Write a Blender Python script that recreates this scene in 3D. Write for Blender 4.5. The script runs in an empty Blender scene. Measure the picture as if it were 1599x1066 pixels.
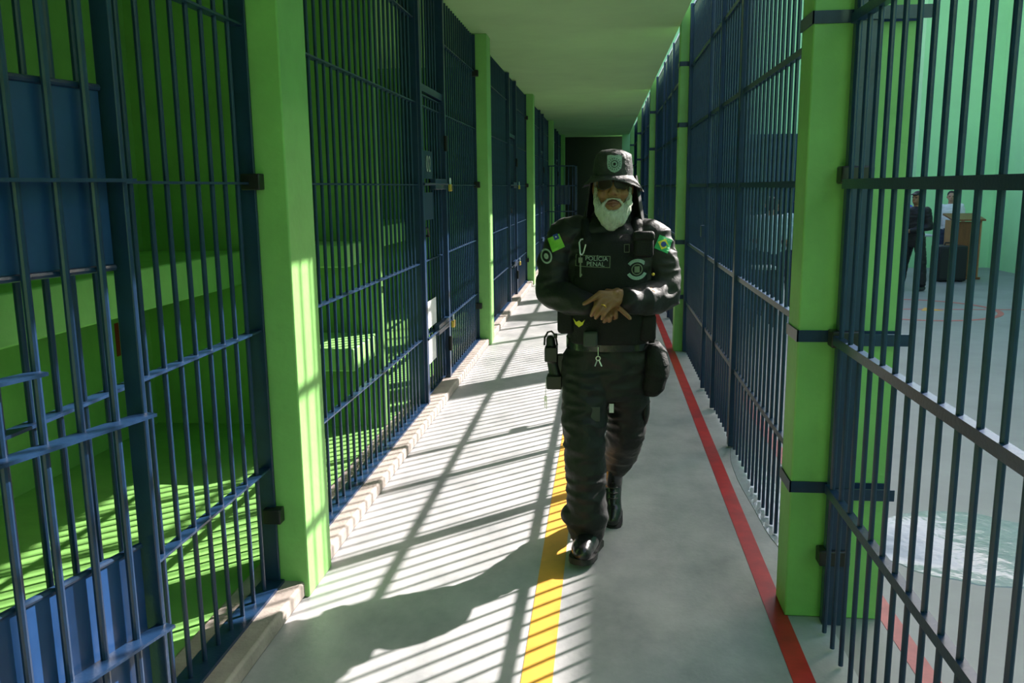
import bpy, bmesh, math, random
from mathutils import Vector, Matrix, noise
from mathutils.bvhtree import BVHTree
random.seed(7)
S = bpy.context.scene
C = S.collection
PI = math.pi

# ------------------------------------------------------------------ camera
def make_camera():
    f, pitch, yaw, roll, H = 1335.7, -.1781, -.10815, -.01063, 1.63
    cp, sp = math.cos(pitch), math.sin(pitch)
    f0 = Vector((math.sin(yaw)*cp, math.cos(yaw)*cp, sp))
    r0 = Vector((math.cos(yaw), -math.sin(yaw), 0))
    u0 = r0.cross(f0)
    r = math.cos(roll)*r0 + math.sin(roll)*u0
    u = r.cross(f0)
    cam = bpy.data.cameras.new('camera')
    cam.sensor_width = 36.0
    cam.lens = 36.0*f/1599
    cam.clip_start = .05
    cam.clip_end = 200
    o = bpy.data.objects.new('camera', cam)
    C.objects.link(o)
    o.matrix_world = Matrix(((r.x, u.x, -f0.x, 0), (r.y, u.y, -f0.y, 0), (r.z, u.z, -f0.z, H), (0, 0, 0, 1)))
    S.camera = o
make_camera()

# ------------------------------------------------------------------ sky, sun, exposure
SUN_TO = Vector((1.0, .955, .949)).normalized()
w = bpy.data.worlds.new('sky')
S.world = w
w.use_nodes = True
nt = w.node_tree
sky = nt.nodes.new('ShaderNodeTexSky')
sky.sky_type = 'NISHITA'
sky.sun_disc = False
sky.sun_elevation = math.asin(SUN_TO.z)
sky.sun_rotation = math.atan2(SUN_TO.x, SUN_TO.y)
sky.air_density = 1.0
sky.dust_density = 2.5
bg = nt.nodes['Background']
nt.links.new(sky.outputs[0], bg.inputs[0])
bg.inputs[1].default_value = .42
sl = bpy.data.lights.new('sun', 'SUN')
sl.energy = 15.5
sl.angle = math.radians(.53)
sl.color = (1, .93, .88)
so = bpy.data.objects.new('sun', sl)
C.objects.link(so)
so.rotation_euler = SUN_TO.to_track_quat('Z', 'Y').to_euler()
so.location = (12, 12, 14)
S.view_settings.view_transform = 'Standard'
S.view_settings.look = 'None'
S.view_settings.exposure = 0.0
S.view_settings.gamma = 1.0
S.cycles.use_denoising = True
S.cycles.max_bounces = 10
S.cycles.diffuse_bounces = 4
S.cycles.sample_clamp_indirect = 6

# ------------------------------------------------------------------ materials
def mat(name, col, rough=.5, metal=0, var=0, scale=8, bump=0, bscale=40, spec=.5, dark=None, sheen=0, detail=6, stretch=None):
    m = bpy.data.materials.new(name)
    m.use_nodes = True
    n = m.node_tree.nodes
    l = m.node_tree.links
    p = n['Principled BSDF']
    p.inputs['Base Color'].default_value = (*col, 1)
    p.inputs['Roughness'].default_value = rough
    p.inputs['Metallic'].default_value = metal
    p.inputs['Specular IOR Level'].default_value = spec
    if sheen:
        p.inputs['Sheen Weight'].default_value = sheen
        p.inputs['Sheen Roughness'].default_value = .5
    if var or bump:
        tc = n.new('ShaderNodeTexCoord')
        src = tc.outputs['Object']
        if stretch:
            mp = n.new('ShaderNodeMapping')
            mp.inputs['Scale'].default_value = stretch
            l.new(src, mp.inputs[0])
            src = mp.outputs[0]
    if var:
        t = n.new('ShaderNodeTexNoise')
        t.inputs['Scale'].default_value = scale
        t.inputs['Detail'].default_value = detail
        t.inputs['Roughness'].default_value = .65
        l.new(src, t.inputs['Vector'])
        r = n.new('ShaderNodeValToRGB')
        d = dark or tuple(c*(1-var) for c in col)
        r.color_ramp.elements[0].position = .3
        r.color_ramp.elements[1].position = .66
        r.color_ramp.elements[0].color = (*d, 1)
        r.color_ramp.elements[1].color = (*[min(1, c*(1+var*.35)) for c in col], 1)
        l.new(t.outputs['Fac'], r.inputs[0])
        l.new(r.outputs[0], p.inputs['Base Color'])
    if bump:
        b = n.new('ShaderNodeTexNoise')
        b.inputs['Scale'].default_value = bscale
        b.inputs['Detail'].default_value = 4
        l.new(src, b.inputs['Vector'])
        bn = n.new('ShaderNodeBump')
        bn.inputs['Strength'].default_value = bump
        bn.inputs['Distance'].default_value = .02
        l.new(b.outputs['Fac'], bn.inputs['Height'])
        l.new(bn.outputs[0], p.inputs['Normal'])
    return m

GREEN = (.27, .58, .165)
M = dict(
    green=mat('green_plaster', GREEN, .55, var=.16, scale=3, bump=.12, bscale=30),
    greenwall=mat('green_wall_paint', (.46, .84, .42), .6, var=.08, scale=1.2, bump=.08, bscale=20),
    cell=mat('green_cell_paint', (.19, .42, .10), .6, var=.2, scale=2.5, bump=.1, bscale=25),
    ceil=mat('ceiling_paint', (.40, .64, .30), .7, var=.12, scale=.8),
    floor=mat('corridor_concrete', (.445, .43, .437), .42, var=.32, scale=2.6, bump=.06, bscale=60, dark=(.255, .262, .27), stretch=(1, .7, 1), detail=8),
    yard=mat('courtyard_concrete', (.295, .29, .28), .5, var=.22, scale=1.1, bump=.05, bscale=50, detail=8),
    kerb=mat('kerb_concrete', (.40, .335, .30), .7, var=.3, scale=6, bump=.15, bscale=60),
    dark=mat('end_wall_painted_shade', (.012, .016, .013), .8, var=.2, scale=2),  # near-black base paints in the shade at the corridor's far end
    steel=mat('blue_painted_steel', (.011, .035, .09), .32, var=.25, scale=14, bump=.05, bscale=90),
    sheet=mat('blue_painted_sheet', (.015, .058, .175), .35, var=.2, scale=5, bump=.06, bscale=14),
    sheetdk=mat('dark_blue_sheet', (.012, .04, .085), .4, var=.25, scale=4),
    yellow=mat('yellow_floor_paint', (.74, .355, .05), .5, var=.14, scale=10),
    red=mat('red_floor_paint', (.52, .022, .025), .35, var=.3, scale=9),
    pink=mat('worn_red_floor_paint', (.55, .12, .11), .5, var=.3, scale=8),
    redwall=mat('red_wall_paint', (.22, .012, .01), .6),
    white=mat('white_paint', (.75, .75, .76), .6, var=.15, scale=9),
    brass=mat('brass', (.75, .5, .10), .35, .8),
    chrome=mat('bright_steel', (.75, .77, .76), .3, .7),
    water=mat('rain_water_painted_sky', (.36, .38, .40), .16, var=.15, scale=3, bump=.30, bscale=11, spec=.8),  # pale grey base imitates the sky's reflection in the puddles
    cloth=mat('black_uniform_cloth', (.006, .006, .007), .58, var=.25, scale=25, bump=.16, bscale=45, sheen=.04, spec=.45),
    hatcloth=mat('black_hat_cloth_sun_lift', (.035, .034, .036), .6, var=.3, scale=30, bump=.35, bscale=60, spec=.45),  # base raised above the uniform's black to brighten the sunlit top
    vest=mat('black_vest_nylon', (.007, .0075, .008), .65, var=.2, scale=30, bump=.25, bscale=160, spec=.3),
    leather=mat('black_leather', (.012, .012, .013), .22, bump=.08, bscale=60, spec=.6),
    rubber=mat('black_rubber', (.012, .012, .012), .6),
    plastic=mat('black_plastic', (.012, .012, .013), .4),
    skin=mat('brown_skin', (.27, .125, .055), .5, var=.18, scale=22, bump=.10, bscale=90),
    skinlt=mat('light_skin', (.45, .24, .15), .5, var=.12, scale=22),
    lip=mat('lip_skin', (.20, .07, .05), .5),
    nail=mat('fingernail', (.45, .27, .17), .35),
    beard=mat('white_beard_hair', (.62, .64, .56), .85, var=.25, scale=60, bump=.9, bscale=140, stretch=(1, 1, .35)),
    hairdk=mat('dark_hair', (.02, .014, .01), .6, bump=.4, bscale=90),
    hairgrey=mat('grey_hair', (.25, .24, .22), .7, bump=.4, bscale=90),
    lens=mat('smoked_lens', (.022, .010, .010), .35, spec=.3),
    thread=mat('pale_grey_embroidery', (.34, .42, .37), .7),
    thread2=mat('dim_olive_embroidery', (.16, .19, .13), .7),
    badge=mat('pale_teal_embroidery', (.30, .42, .38), .7, var=.35, scale=140),
    fgreen=mat('flag_green', (.03, .40, .13), .6),
    fyellow=mat('flag_yellow', (.75, .66, .05), .6),
    flime=mat('flag_lime', (.22, .55, .06), .6),
    fblue=mat('flag_blue', (.02, .05, .30), .6),
    patch=mat('grey_cloth_patch', (.05, .058, .055), .7),
    shirtblue=mat('royal_blue_shirt', (.02, .06, .55), .8),
    shirtpale=mat('pale_blue_shirt', (.50, .62, .66), .8, var=.15, scale=9),
    shirtwhite=mat('white_blouse', (.75, .74, .72), .8),
    jeans=mat('dark_denim', (.03, .045, .08), .8),
    wood=mat('varnished_wood', (.22, .075, .022), .4, var=.35, scale=5, stretch=(6, 6, .6)),
    woodlt=mat('light_wood_edge', (.42, .22, .08), .45, var=.2, scale=6),
    grey=mat('grey_laminate', (.5, .53, .52), .5),
)

# ------------------------------------------------------------------ mesh helpers
class MB:
    def __init__(s):
        s.v, s.f, s.m = [], [], []
    def add(s, vs, fs, mi=0):
        o = len(s.v)
        s.v += [tuple(v) for v in vs]
        s.f += [tuple(i+o for i in f) for f in fs]
        s.m += [mi]*len(fs)
        return s
    def box(s, x0, x1, y0, y1, z0, z1, mi=0):
        vs = [(x, y, z) for z in (z0, z1) for y in (y0, y1) for x in (x0, x1)]
        return s.add(vs, [(0, 2, 3, 1), (4, 5, 7, 6), (0, 1, 5, 4), (2, 6, 7, 3), (0, 4, 6, 2), (1, 3, 7, 5)], mi)
    def tube(s, pts, r, n=8, closed=False, mi=0, flat=None):
        P = [Vector(p) for p in pts]
        R = r if isinstance(r, (list, tuple)) else [r]*len(P)
        k = len(P)
        vs, fs = [], []
        ref = None
        for i, p in enumerate(P):
            a = P[(i-1) % k] if (closed or i > 0) else p
            b = P[(i+1) % k] if (closed or i < k-1) else p
            t = (b-a).normalized()
            if ref is None:
                ref = t.cross(Vector((0, 0, 1)))
                if ref.length < .05:
                    ref = t.cross(Vector((0, 1, 0)))
            ref = (ref - t*ref.dot(t)).normalized()
            q = t.cross(ref)
            for j in range(n):
                an = 2*PI*j/n
                o = (ref*math.cos(an)+q*math.sin(an))*R[i]
                if flat:
                    d = Vector(flat[0])
                    o -= d*o.dot(d)*(1-flat[1])
                vs.append(p+o)
        for i in range(k if closed else k-1):
            for j in range(n):
                a, b = i*n+j, i*n+(j+1) % n
                c, d = ((i+1) % k)*n+(j+1) % n, ((i+1) % k)*n+j
                fs.append((a, b, c, d))
        if not closed:
            fs.append(tuple(range(n-1, -1, -1)))
            fs.append(tuple((k-1)*n+j for j in range(n)))
        return s.add(vs, fs, mi)
    def loft(s, rings, n=28, mi=0):
        """rings: (cx, cy, z, rx, ry, exponent)"""
        vs, fs = [], []
        for (cx, cy, z, rx, ry, e) in rings:
            for j in range(n):
                a = 2*PI*j/n
                c, sn = math.cos(a), math.sin(a)
                vs.append((cx+rx*math.copysign(abs(c)**(2/e), c), cy+ry*math.copysign(abs(sn)**(2/e), sn), z))
        k = len(rings)
        for i in range(k-1):
            for j in range(n):
                fs.append((i*n+j, i*n+(j+1) % n, (i+1)*n+(j+1) % n, (i+1)*n+j))
        fs.append(tuple(range(n-1, -1, -1)))
        fs.append(tuple((k-1)*n+j for j in range(n)))
        return s.add(vs, fs, mi)
    def ell(s, c, r, rot=None, nu=20, nv=12, mi=0):
        vs, fs = [], []
        R = rot or Matrix.Identity(3)
        c = Vector(c)
        for i in range(1, nv):
            th = PI*i/nv
            for j in range(nu):
                a = 2*PI*j/nu
                vs.append(c+R@Vector((r[0]*math.sin(th)*math.cos(a), r[1]*math.sin(th)*math.sin(a), r[2]*math.cos(th))))
        t = len(vs)
        vs.append(c+R@Vector((0, 0, r[2])))
        vs.append(c+R@Vector((0, 0, -r[2])))
        for i in range(nv-2):
            for j in range(nu):
                fs.append((i*nu+j, (i+1)*nu+j, (i+1)*nu+(j+1) % nu, i*nu+(j+1) % nu))
        for j in range(nu):
            fs.append((t, j, (j+1) % nu))
            fs.append((t+1, (nv-2)*nu+(j+1) % nu, (nv-2)*nu+j))
        return s.add(vs, fs, mi)
    def chain(s, pts, radii, n=16, flat=None):
        """tapered limb with round ends through pts"""
        P = [Vector(p) for p in pts]
        for i in range(len(P)-1):
            a, b, ra, rb = P[i], P[i+1], radii[i], radii[i+1]
            t = (b-a).normalized()
            rings, rr = [], []
            for k in range(5):
                th = PI/2*(1-k/4)
                rings.append(a-t*ra*math.sin(th)); rr.append(max(ra*math.cos(th), ra*.05))
            for k in range(5):
                th = PI/2*(k/4)
                rings.append(b+t*rb*math.sin(th)); rr.append(max(rb*math.cos(th), rb*.05))
            s.tube(rings, rr, n, flat=flat)
        return s
    def mesh(s, name):
        me = bpy.data.meshes.new(name)
        me.from_pydata(s.v, [], s.f)
        me.polygons.foreach_set('material_index', s.m)
        me.update()
        return me

def fix(me, sharp=35, smooth=True):
    bm = bmesh.new()
    bm.from_mesh(me)
    bmesh.ops.recalc_face_normals(bm, faces=bm.faces)
    bm.to_mesh(me)
    bm.free()
    if smooth:
        me.shade_smooth()
        me.set_sharp_from_angle(angle=math.radians(sharp))
    return me

def link(name, me, mats=None, parent=None, loc=(0, 0, 0)):
    o = bpy.data.objects.new(name, me)
    C.objects.link(o)
    for m in (mats if isinstance(mats, (list, tuple)) else [mats] if mats else []):
        me.materials.append(m)
    o.location = loc
    if parent:
        o.parent = parent
    return o

def obj(name, mb, mats, parent=None, loc=(0, 0, 0), bevel=0, sharp=35):
    o = link(name, fix(mb.mesh(name), sharp), mats, parent, loc)
    if bevel:
        b = o.modifiers.new('edge', 'BEVEL')
        b.width = bevel
        b.segments = 2
        b.limit_method = 'ANGLE'
    return o

def tag(o, label, cat, group=None):
    o['label'] = label
    o['category'] = cat
    if group:
        o['group'] = group
    return o

def thing(name, label, cat, loc=(0, 0, 0), rz=0, group=None):
    o = bpy.data.objects.new(name, None)
    o.empty_display_size = .2
    C.objects.link(o)
    o.location = loc
    o.rotation_euler = (0, 0, rz)
    return tag(o, label, cat, group)

def struct(name, mb, m, parent=None, bevel=0):
    o = obj(name, mb, m, parent, bevel=bevel)
    if not parent:
        o['kind'] = 'structure'
    return o

def blob(name, mb, m, voxel, parent=None, iters=4, disp=None, loc=(0, 0, 0)):
    """fuse overlapping closed shapes of mb into one continuous skin"""
    me = mb.mesh(name)
    fix(me, smooth=False)
    t = bpy.data.objects.new('fuse', me)
    C.objects.link(t)
    r = t.modifiers.new('r', 'REMESH')
    r.mode = 'VOXEL'
    r.voxel_size = voxel
    r.adaptivity = 0
    if iters:
        sm = t.modifiers.new('s', 'SMOOTH')
        sm.iterations = iters
        sm.factor = .5
    dg = bpy.context.evaluated_depsgraph_get()
    out = bpy.data.meshes.new_from_object(t.evaluated_get(dg))
    bpy.data.objects.remove(t)
    out.name = name
    if disp:
        nv = [v.normal.copy() for v in out.vertices]
        for v, n in zip(out.vertices, nv):
            v.co += n*disp(v.co)
    out.shade_smooth()
    out.materials.clear()
    return link(name, out, m, parent, loc)

def text_mesh(txt, size, extrude=0, bold=0):
    cu = bpy.data.curves.new('lettering', 'FONT')
    cu.body = txt
    cu.size = size
    cu.align_x = 'CENTER'
    cu.align_y = 'CENTER'
    cu.extrude = extrude
    cu.offset = bold
    t = bpy.data.objects.new('lettering', cu)
    C.objects.link(t)
    dg = bpy.context.evaluated_depsgraph_get()
    me = bpy.data.meshes.new_from_object(t.evaluated_get(dg))
    bpy.data.objects.remove(t)
    return me

# ------------------------------------------------------------------ the setting
YE = 27.0          # far end of the corridor
struct('floor', MB().box(-3.2, .86, -4, YE+.2, -.2, 0), M['floor'])
struct('floor_courtyard', MB().box(.86, 7.6, -4, 42, -.2, 0), M['yard'])
struct('ceiling', MB().box(-3.2, .70, -4, YE+.2, 3.13, 3.30), M['ceil'])
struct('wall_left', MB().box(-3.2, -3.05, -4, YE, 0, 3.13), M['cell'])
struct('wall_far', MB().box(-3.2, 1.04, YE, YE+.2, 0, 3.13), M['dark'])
struct('wall_near', MB().box(-3.05, 1.04, -4.2, -4, 0, 3.13), M['green'])
struct('wall_courtyard_right', MB().box(7.4, 7.65, -4, 46, 0, 7.12), M['greenwall'])
struct('wall_courtyard_far', MB().box(.5, 7.4, 26.0, 26.25, 0, 8.2), M['greenwall'])
struct('wall_courtyard_back', MB().box(5.95, 7.4, 17.5, 17.7, 0, 7.05), M['greenwall'])
struct('wall_courtyard_near', MB().box(.9, 7.4, -4.25, -4, 0, 5.0), M['greenwall'])
# kerb under the left grilles, with the cell floors behind at its height
struct('trim_1', MB().box(-1.45, -1.196, -4, 24.0, 0, .068), M['kerb'], bevel=.012)
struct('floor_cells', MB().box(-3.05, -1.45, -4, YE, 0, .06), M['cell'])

PL = [3.13+5.65*i for i in range(-1, 5)]      # near faces of the left pillars
PR = [3.14+5.4*i for i in range(-1, 5)]       # near faces of the right pillars
def slab_line(name, x0, x1, y0, y1, m, z=.002):
    o = obj(name, MB().box(x0, x1, y0, y1, 0, z), m)
    o['kind'] = 'structure'
    return o
slab_line('floor_marking_yellow', -.266, -.16, -4, YE, M['yellow'])
slab_line('floor_marking_red', .638, .712, -4, YE, M['red'])
slab_line('floor_marking_courtyard', 1.055, 1.125, -4, 25.9, M['pink'])
slab_line('floor_marking_crossline', 1.2, 7.35, 11.6, 11.66, M['pink'])
mb = MB()
vs, fs = [], []
for j in range(64):
    a = 2*PI*j/64
    for r in (.97, 1.04):
        for z in (0, .003):
            vs.append((4.05+r*math.cos(a), 11.65+r*math.sin(a), z))
for j in range(64):
    a, b = j*4, ((j+1) % 64)*4
    fs += [(a+1, a+3, b+3, b+1), (a+2, b+2, b+3, a+3), (a, a+1, b+1, b)]
mb.add(vs, fs)
o = obj('floor_marking_circle', mb, M['pink']); o['kind'] = 'structure'
mb = MB(); mb.add([(4.1, 11.5, 0), (4.38, 11.5, 0), (4.24, 11.78, 0), (4.1, 11.5, .004), (4.38, 11.5, .004), (4.24, 11.78, .004)],
                  [(3, 4, 5), (0, 2, 1), (0, 1, 4, 3), (1, 2, 5, 4), (2, 0, 3, 5)])
o = obj('floor_marking_triangle', mb, M['yellow']); o['kind'] = 'structure'

def pillar_left(i, y):
    h = MB().box(-1.36, -1.178, y, y+.29, 0, 3.13)
    return struct('pillar_left_%d' % i, h, M['green'], bevel=.006)
def pillar_right(i, y):
    p = struct('pillar_right_%d' % i, MB().box(.70, 1.045, y, y+.17, 0, 3.30), M['green'], bevel=.006)
    for z in ((.50, 1.07, 2.165) if i == 1 else (.525, 1.065, 2.18, 2.74)):
        b = MB()
        b.box(.695, 1.05, y-.006, y, z, z+.042)
        b.box(.694, .70, y-.006, y+.176, z, z+.042)
        obj('band', b, M['steel'], p)
    return p
for i, y in enumerate(PL):
    pillar_left(i, y)
for i, y in enumerate(PR):
    pillar_right(i, y)

# cell partitions and concrete bunks
for i in range(-1, 4):
    y = 5.47+5.65*i
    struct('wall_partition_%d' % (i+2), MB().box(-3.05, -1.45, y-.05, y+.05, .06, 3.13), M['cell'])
def bunk(y0, y1, label):
    o = obj('concrete_bunk', MB().box(-3.045, -2.36, y0, y1, 1.02, 1.24), M['green'], bevel=.01)
    return tag(o, label, 'bunk', 'concrete bunks in the cells')
bunk(-.12, 5.42, 'green concrete bunk along the back wall above the red number')
bunk(5.52, 11.07, 'green concrete bunk inside the cell with door 02')
bunk(11.17, 16.72, 'green concrete bunk inside the third cell along the corridor')
tag(obj('concrete_shelf', MB().box(-1.98, -1.47, 4.85, 5.42, .56, .70), M['green'], bevel=.01),
    'low green concrete shelf striped by sunlight behind the grille before door 02', 'shelf')
tag(obj('concrete_shelf', MB().box(-2.0, -1.55, 5.05, 5.42, 1.16, 1.30), M['green'], bevel=.01),
    'upper green concrete shelf behind the grille before door 02', 'shelf')

# painted red number on the cell back wall
me = text_mesh('10', .29, .002, .006)
o = link('painted_number', me, M['redwall'])
o.rotation_euler = (PI/2, 0, PI/2)
o.location = (-3.047, 5.09, .70)
o['kind'] = 'structure'

# ------------------------------------------------------------------ grilles
BARS = {}
def bar_mesh(h, r=.0085):
    k = (round(h, 3), r)
    if k not in BARS:
        me = fix(MB().tube([(0, 0, 0), (0, 0, h)], r, 10).mesh('bar'))
        me.materials.append(M['steel'])
        BARS[k] = me
    return BARS[k]

def bars(parent, ys, z0, z1, r=.0085, x=0):
    me = bar_mesh(z1-z0, r)
    for y in ys:
        o = bpy.data.objects.new('bar', me)
        C.objects.link(o)
        o.parent = parent
        o.location = (x, y, z0)

def grille(label, x, y0, y1, z0, z1, rails, side, pitch=.105, frames=(True, True), sill=True, lugs=(), rx=.02, rh=.004, first=None, group=None):
    t = thing('barred_grille', label, 'barred grille', (x, y0, 0), 0, group or ('grilles of the left cells' if side < 0 else 'grilles along the courtyard'))
    L = y1-y0
    if frames[0]:
        obj('frame_post', MB().box(-.035, .03, 0, .014 if side < 0 else .05, z0, z1), M['steel'], t, bevel=.003)
    if frames[1]:
        obj('frame_post', MB().box(-.035, .03, L-(.014 if side < 0 else .05), L, z0, z1), M['steel'], t, bevel=.003)
    n = max(1, int(round((L-.1)/pitch)))
    a = .05 if frames[0] else 0
    b = L-.05 if frames[1] else L
    p = (b-a)/n
    ys = [a+p*(k+.5) for k in range(n)]
    bars(t, ys, z0, z1)
    for z in rails:
        obj('rail', MB().box(-rx, rx, 0, L, z-rh, z+rh), M['steel'], t)
    if sill:
        obj('sill', MB().box(-.045, .045, 0, L, z0, z0+.012), M['steel'], t)
    for (yy, z) in lugs:
        obj('lug', MB().box(-.012, .06, yy-.025, yy+.025, z-.03, z+.03), M['plastic'], t, bevel=.004)
    return t

XL, ZL = -1.32, .068
RL = [.55, 1.10, 1.655, 2.215, 2.77]
tops = 3.12
# ---- bay 1 (nearest, left)
grille('dark blue barred grille between the picture edge and the nearest left pillar', XL, .98, 3.12, ZL, tops, RL, -1, .103,
       lugs=((2.12, 1.66), (2.12, .36)))

def cell_door(label, y, wdt, detailed, no=None, group='cell doors on the left side'):
    """closed door leaf in the line of the left grilles; jambs at both sides"""
    t = thing('cell_door', label, 'cell door', (XL, y, 0), 0, group)
    z0, z1 = ZL+.015, 2.3
    obj('jamb', MB().box(-.09, .05, -.06, 0, ZL, tops), M['steel'], t, bevel=.003)
    obj('jamb', MB().box(-.09, .05, wdt, wdt+.06, ZL, tops), M['steel'], t, bevel=.003)
    obj('stile', MB().box(-.018, .018, .005, .055, z0, z1), M['steel'], t, bevel=.003)
    obj('stile', MB().box(-.018, .018, wdt-.055, wdt-.005, z0, z1), M['steel'], t, bevel=.003)
    n = int(round((wdt-.11)/.1))
    bars(t, [.055+(wdt-.11)*(k+.5)/n for k in range(n)], z0, z1)
    bars(t, [.055+(wdt-.11)*(k+.5)/n for k in range(n)], 2.36, tops)
    for z in (z0+.01, .55, 1.10, 1.655, 2.215, 2.29):
        obj('rail', MB().box(-.018, .018, .005, wdt-.005, z-.004, z+.004), M['steel'], t)
    obj('lintel', MB().box(-.03, .03, 0, wdt, 2.31, 2.36), M['steel'], t)
    if detailed:
        obj('plaque', MB().box(.02, .024, .10, .44, .60, .80), M['white'], t)['label'] = 'pale plaque above the bolt'
        obj('plaque', MB().box(.02, .024, .10, .40, .33, .515), M['white'], t)['label'] = 'pale plaque below the bolt'
        obj('cover_sheet', MB().box(.019, .023, .04, .42, 1.40, 1.60), M['sheetdk'], t)
        me = text_mesh(no, .165, .001)
        o = link('door_number', me, M['thread'], t)
        o.rotation_euler = (PI/2, 0, PI/2)
        o.location = (.03, .26, 1.80)
        obj('number_plate', MB().box(.019, .024, .12, .42, 1.70, 1.90), M['sheetdk'], t)
    for z in (.55, 1.66):
        b = obj('bolt_box', MB().box(.02, .06, .36, wdt-.02, z-.04, z+.04), M['steel'], t, bevel=.004)
        obj('bolt_rod', MB().tube([(.055, -.04, z), (.055, wdt+.02, z)], .009, 8), M['steel'], b)
    obj('pull_handle', MB().tube([(.02, .0, 1.35), (.06, .01, 1.35), (.06, .07, 1.29), (.02, .08, 1.29)], .008, 8), M['plastic'], t)
    obj('hinge', MB().tube([(.055, wdt, .30), (.055, wdt, .42)], .016, 10), M['plastic'], t)
    obj('hinge', MB().tube([(.055, wdt, 1.92), (.055, wdt, 2.04)], .016, 10), M['plastic'], t)
    return t

def padlock(loc, label):
    t = thing('padlock', label, 'padlock', loc, 0, 'brass padlocks on the cell doors')
    obj('lock_body', MB().box(-.012, .012, -.03, .03, -.055, 0), M['brass'], t, bevel=.004)
    pts = [(0, .018*math.cos(a), .03+.018*math.sin(a)) for a in [PI*k/8 for k in range(9)]]
    obj('shackle', MB().tube([(0, .018, -.005)]+pts+[(0, -.018, -.005)], .004, 8), M['chrome'], t)

names3 = ['second', 'third', 'fourth']
for k in range(4):
    y0 = PL[1+k]+.30
    yn = PL[2+k]-.01 if 2+k < len(PL) else YE
    yd = 6.06+5.65*k
    A = ['dark blue barred grille between the nearest left pillar and door 02',
         'barred grille between the second left pillar and the next cell door',
         'short-looking barred grille just beyond the third left pillar',
         'farthest dark barred grille at the shadowed left end'][k]
    B = ['blue barred grille between door 02 and the second left pillar',
         'blue barred grille before the third left pillar',
         'blue barred grille before the fourth left pillar',
         'barred grille beyond the farthest left cell door'][k]
    D = ['closed barred cell door marked 02 with two pale plaques',
         'closed barred cell door between the second and third left pillars',
         'closed barred cell door between the third and fourth left pillars',
         'closed barred cell door at the dark left end of the corridor'][k]
    grille(A, XL, y0, yd-.065, ZL, tops, RL, -1, .105 if k < 2 else .12)
    cell_door(D, yd, .85, k < 1, '02')
    grille(B, XL, yd+.915, yn, ZL, tops, RL, -1, .105 if k < 2 else .12, lugs=((yn-yd-.915-.02, 1.66), (yn-yd-.915-.02, .42), (yn-yd-.915-.02, 2.75)) if k < 2 else ())
    if k < 2:
        padlock((XL+.092, yd+.80, 1.66), 'brass padlock at the top bolt of %s' % ('door 02' if k == 0 else 'the cell door past the second left pillar'))
        padlock((XL+.092, yd+.80, .56), 'brass padlock at the low bolt of %s' % ('door 02' if k == 0 else 'the cell door past the second left pillar'))

# ---- the near leaf, folded back against the first grille
def open_leaf():
    d = Vector((math.sin(math.radians(15)), math.cos(math.radians(15)), 0))
    end = Vector((-1.108, 1.905, 0))
    W = 1.0
    hinge = end-d*W
    t = thing('cell_door', 'open barred cell door with sheet panels folded back at the left edge', 'cell door', (hinge.x, hinge.y, 0), -math.radians(15), 'cell doors on the left side')
    z0, z1 = .10, 2.24
    obj('stile', MB().box(-.040, .014, W-.014, W, z0, z1), M['steel'], t, bevel=.003)
    obj('stile', MB().box(-.02, .02, 0, .05, z0, z1), M['steel'], t, bevel=.003)
    bars(t, [W-.085-.0975*k for k in range(9)], z0, z1, .0095)
    for z in (z0+.005, .55, 1.10, 1.655, 2.235):
        obj('rail', MB().box(-.006, .042, 0, W, z-.004, z+.004), M['steel'], t)
    obj('hatch_rail', MB().box(-.006, .036, .05, W-.28, 1.255, 1.263), M['steel'], t)
    for (a, b) in ((1.457, 1.86), (.16, .77)):
        s = obj('sheet_panel', MB().box(-.024, -.019, .03, W-.03, a, b), M['sheet'], t)
        for z in (a, b):
            obj('sheet_edge', MB().tube([(-.018, .03, z), (-.018, W-.03, z)], .008, 8), M['steel'], s)
    obj('hinge', MB().tube([(0, -.012, .3), (0, -.012, .42)], .016, 10), M['steel'], t)
    obj('hinge', MB().tube([(0, -.012, 1.9), (0, -.012, 2.02)], .016, 10), M['steel'], t)
open_leaf()

# ---- door standing open across the corridor far away
t = thing('cell_door', 'open dark barred cell door standing across the far end of the corridor', 'cell door', (-1.25, 19.0, 0), -PI/2, 'cell doors on the left side')
obj('stile', MB().box(-.02, .02, 0, .05, .07, 2.09), M['steel'], t)
obj('stile', MB().box(-.02, .02, .60, .65, .07, 2.09), M['steel'], t)
bars(t, [.05+.0917*(k+.5) for k in range(6)], .07, 2.09)
for z in (.09, .55, 1.1, 1.655, 2.08):
    obj('rail', MB().box(-.02, .02, 0, .65, z-.012, z+.012), M['steel'], t)
obj('sheet_panel', MB().box(-.024, -.018, .2, .5, 1.25, 1.66), M['sheetdk'], t)

# ---- right side
XR = .815
RR = [.545, 1.09, 1.63, 2.165]
RR2 = [.50, 1.075, 1.63, 2.17, 2.74, 3.275]
grille('dark barred grille at the right edge, by the courtyard puddle', XR, -2.0, 3.06, .012, 3.29, RR, 1, .11, frames=(True, False), sill=False, rx=.013, rh=.016)
t = thing('gate_post', 'dark blue flat post bolted before the nearest right pillar', 'post', (.86, 3.10, 0))
obj('flat_bar', MB().box(-.035, .035, -.02, .02, 0, 3.29), M['steel'], t, bevel=.003)
for z in (.27, 1.09, 1.66):
    obj('lug', MB().box(-.06, .05, -.035, .03, z-.03, z+.03), M['plastic'], t, bevel=.006)
obj('clamp_strap', MB().box(-.035, .22, -.03, -.022, 1.068, 1.11), M['steel'], t)
obj('clamp_strap', MB().box(-.035, .19, -.03, -.022, .498, .54), M['steel'], t)
obj('clamp_strap', MB().box(-.035, .20, -.03, -.022, 2.163, 2.205), M['steel'], t)
nm = ['nearest', 'second', 'third', 'fourth', 'fifth']
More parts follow.
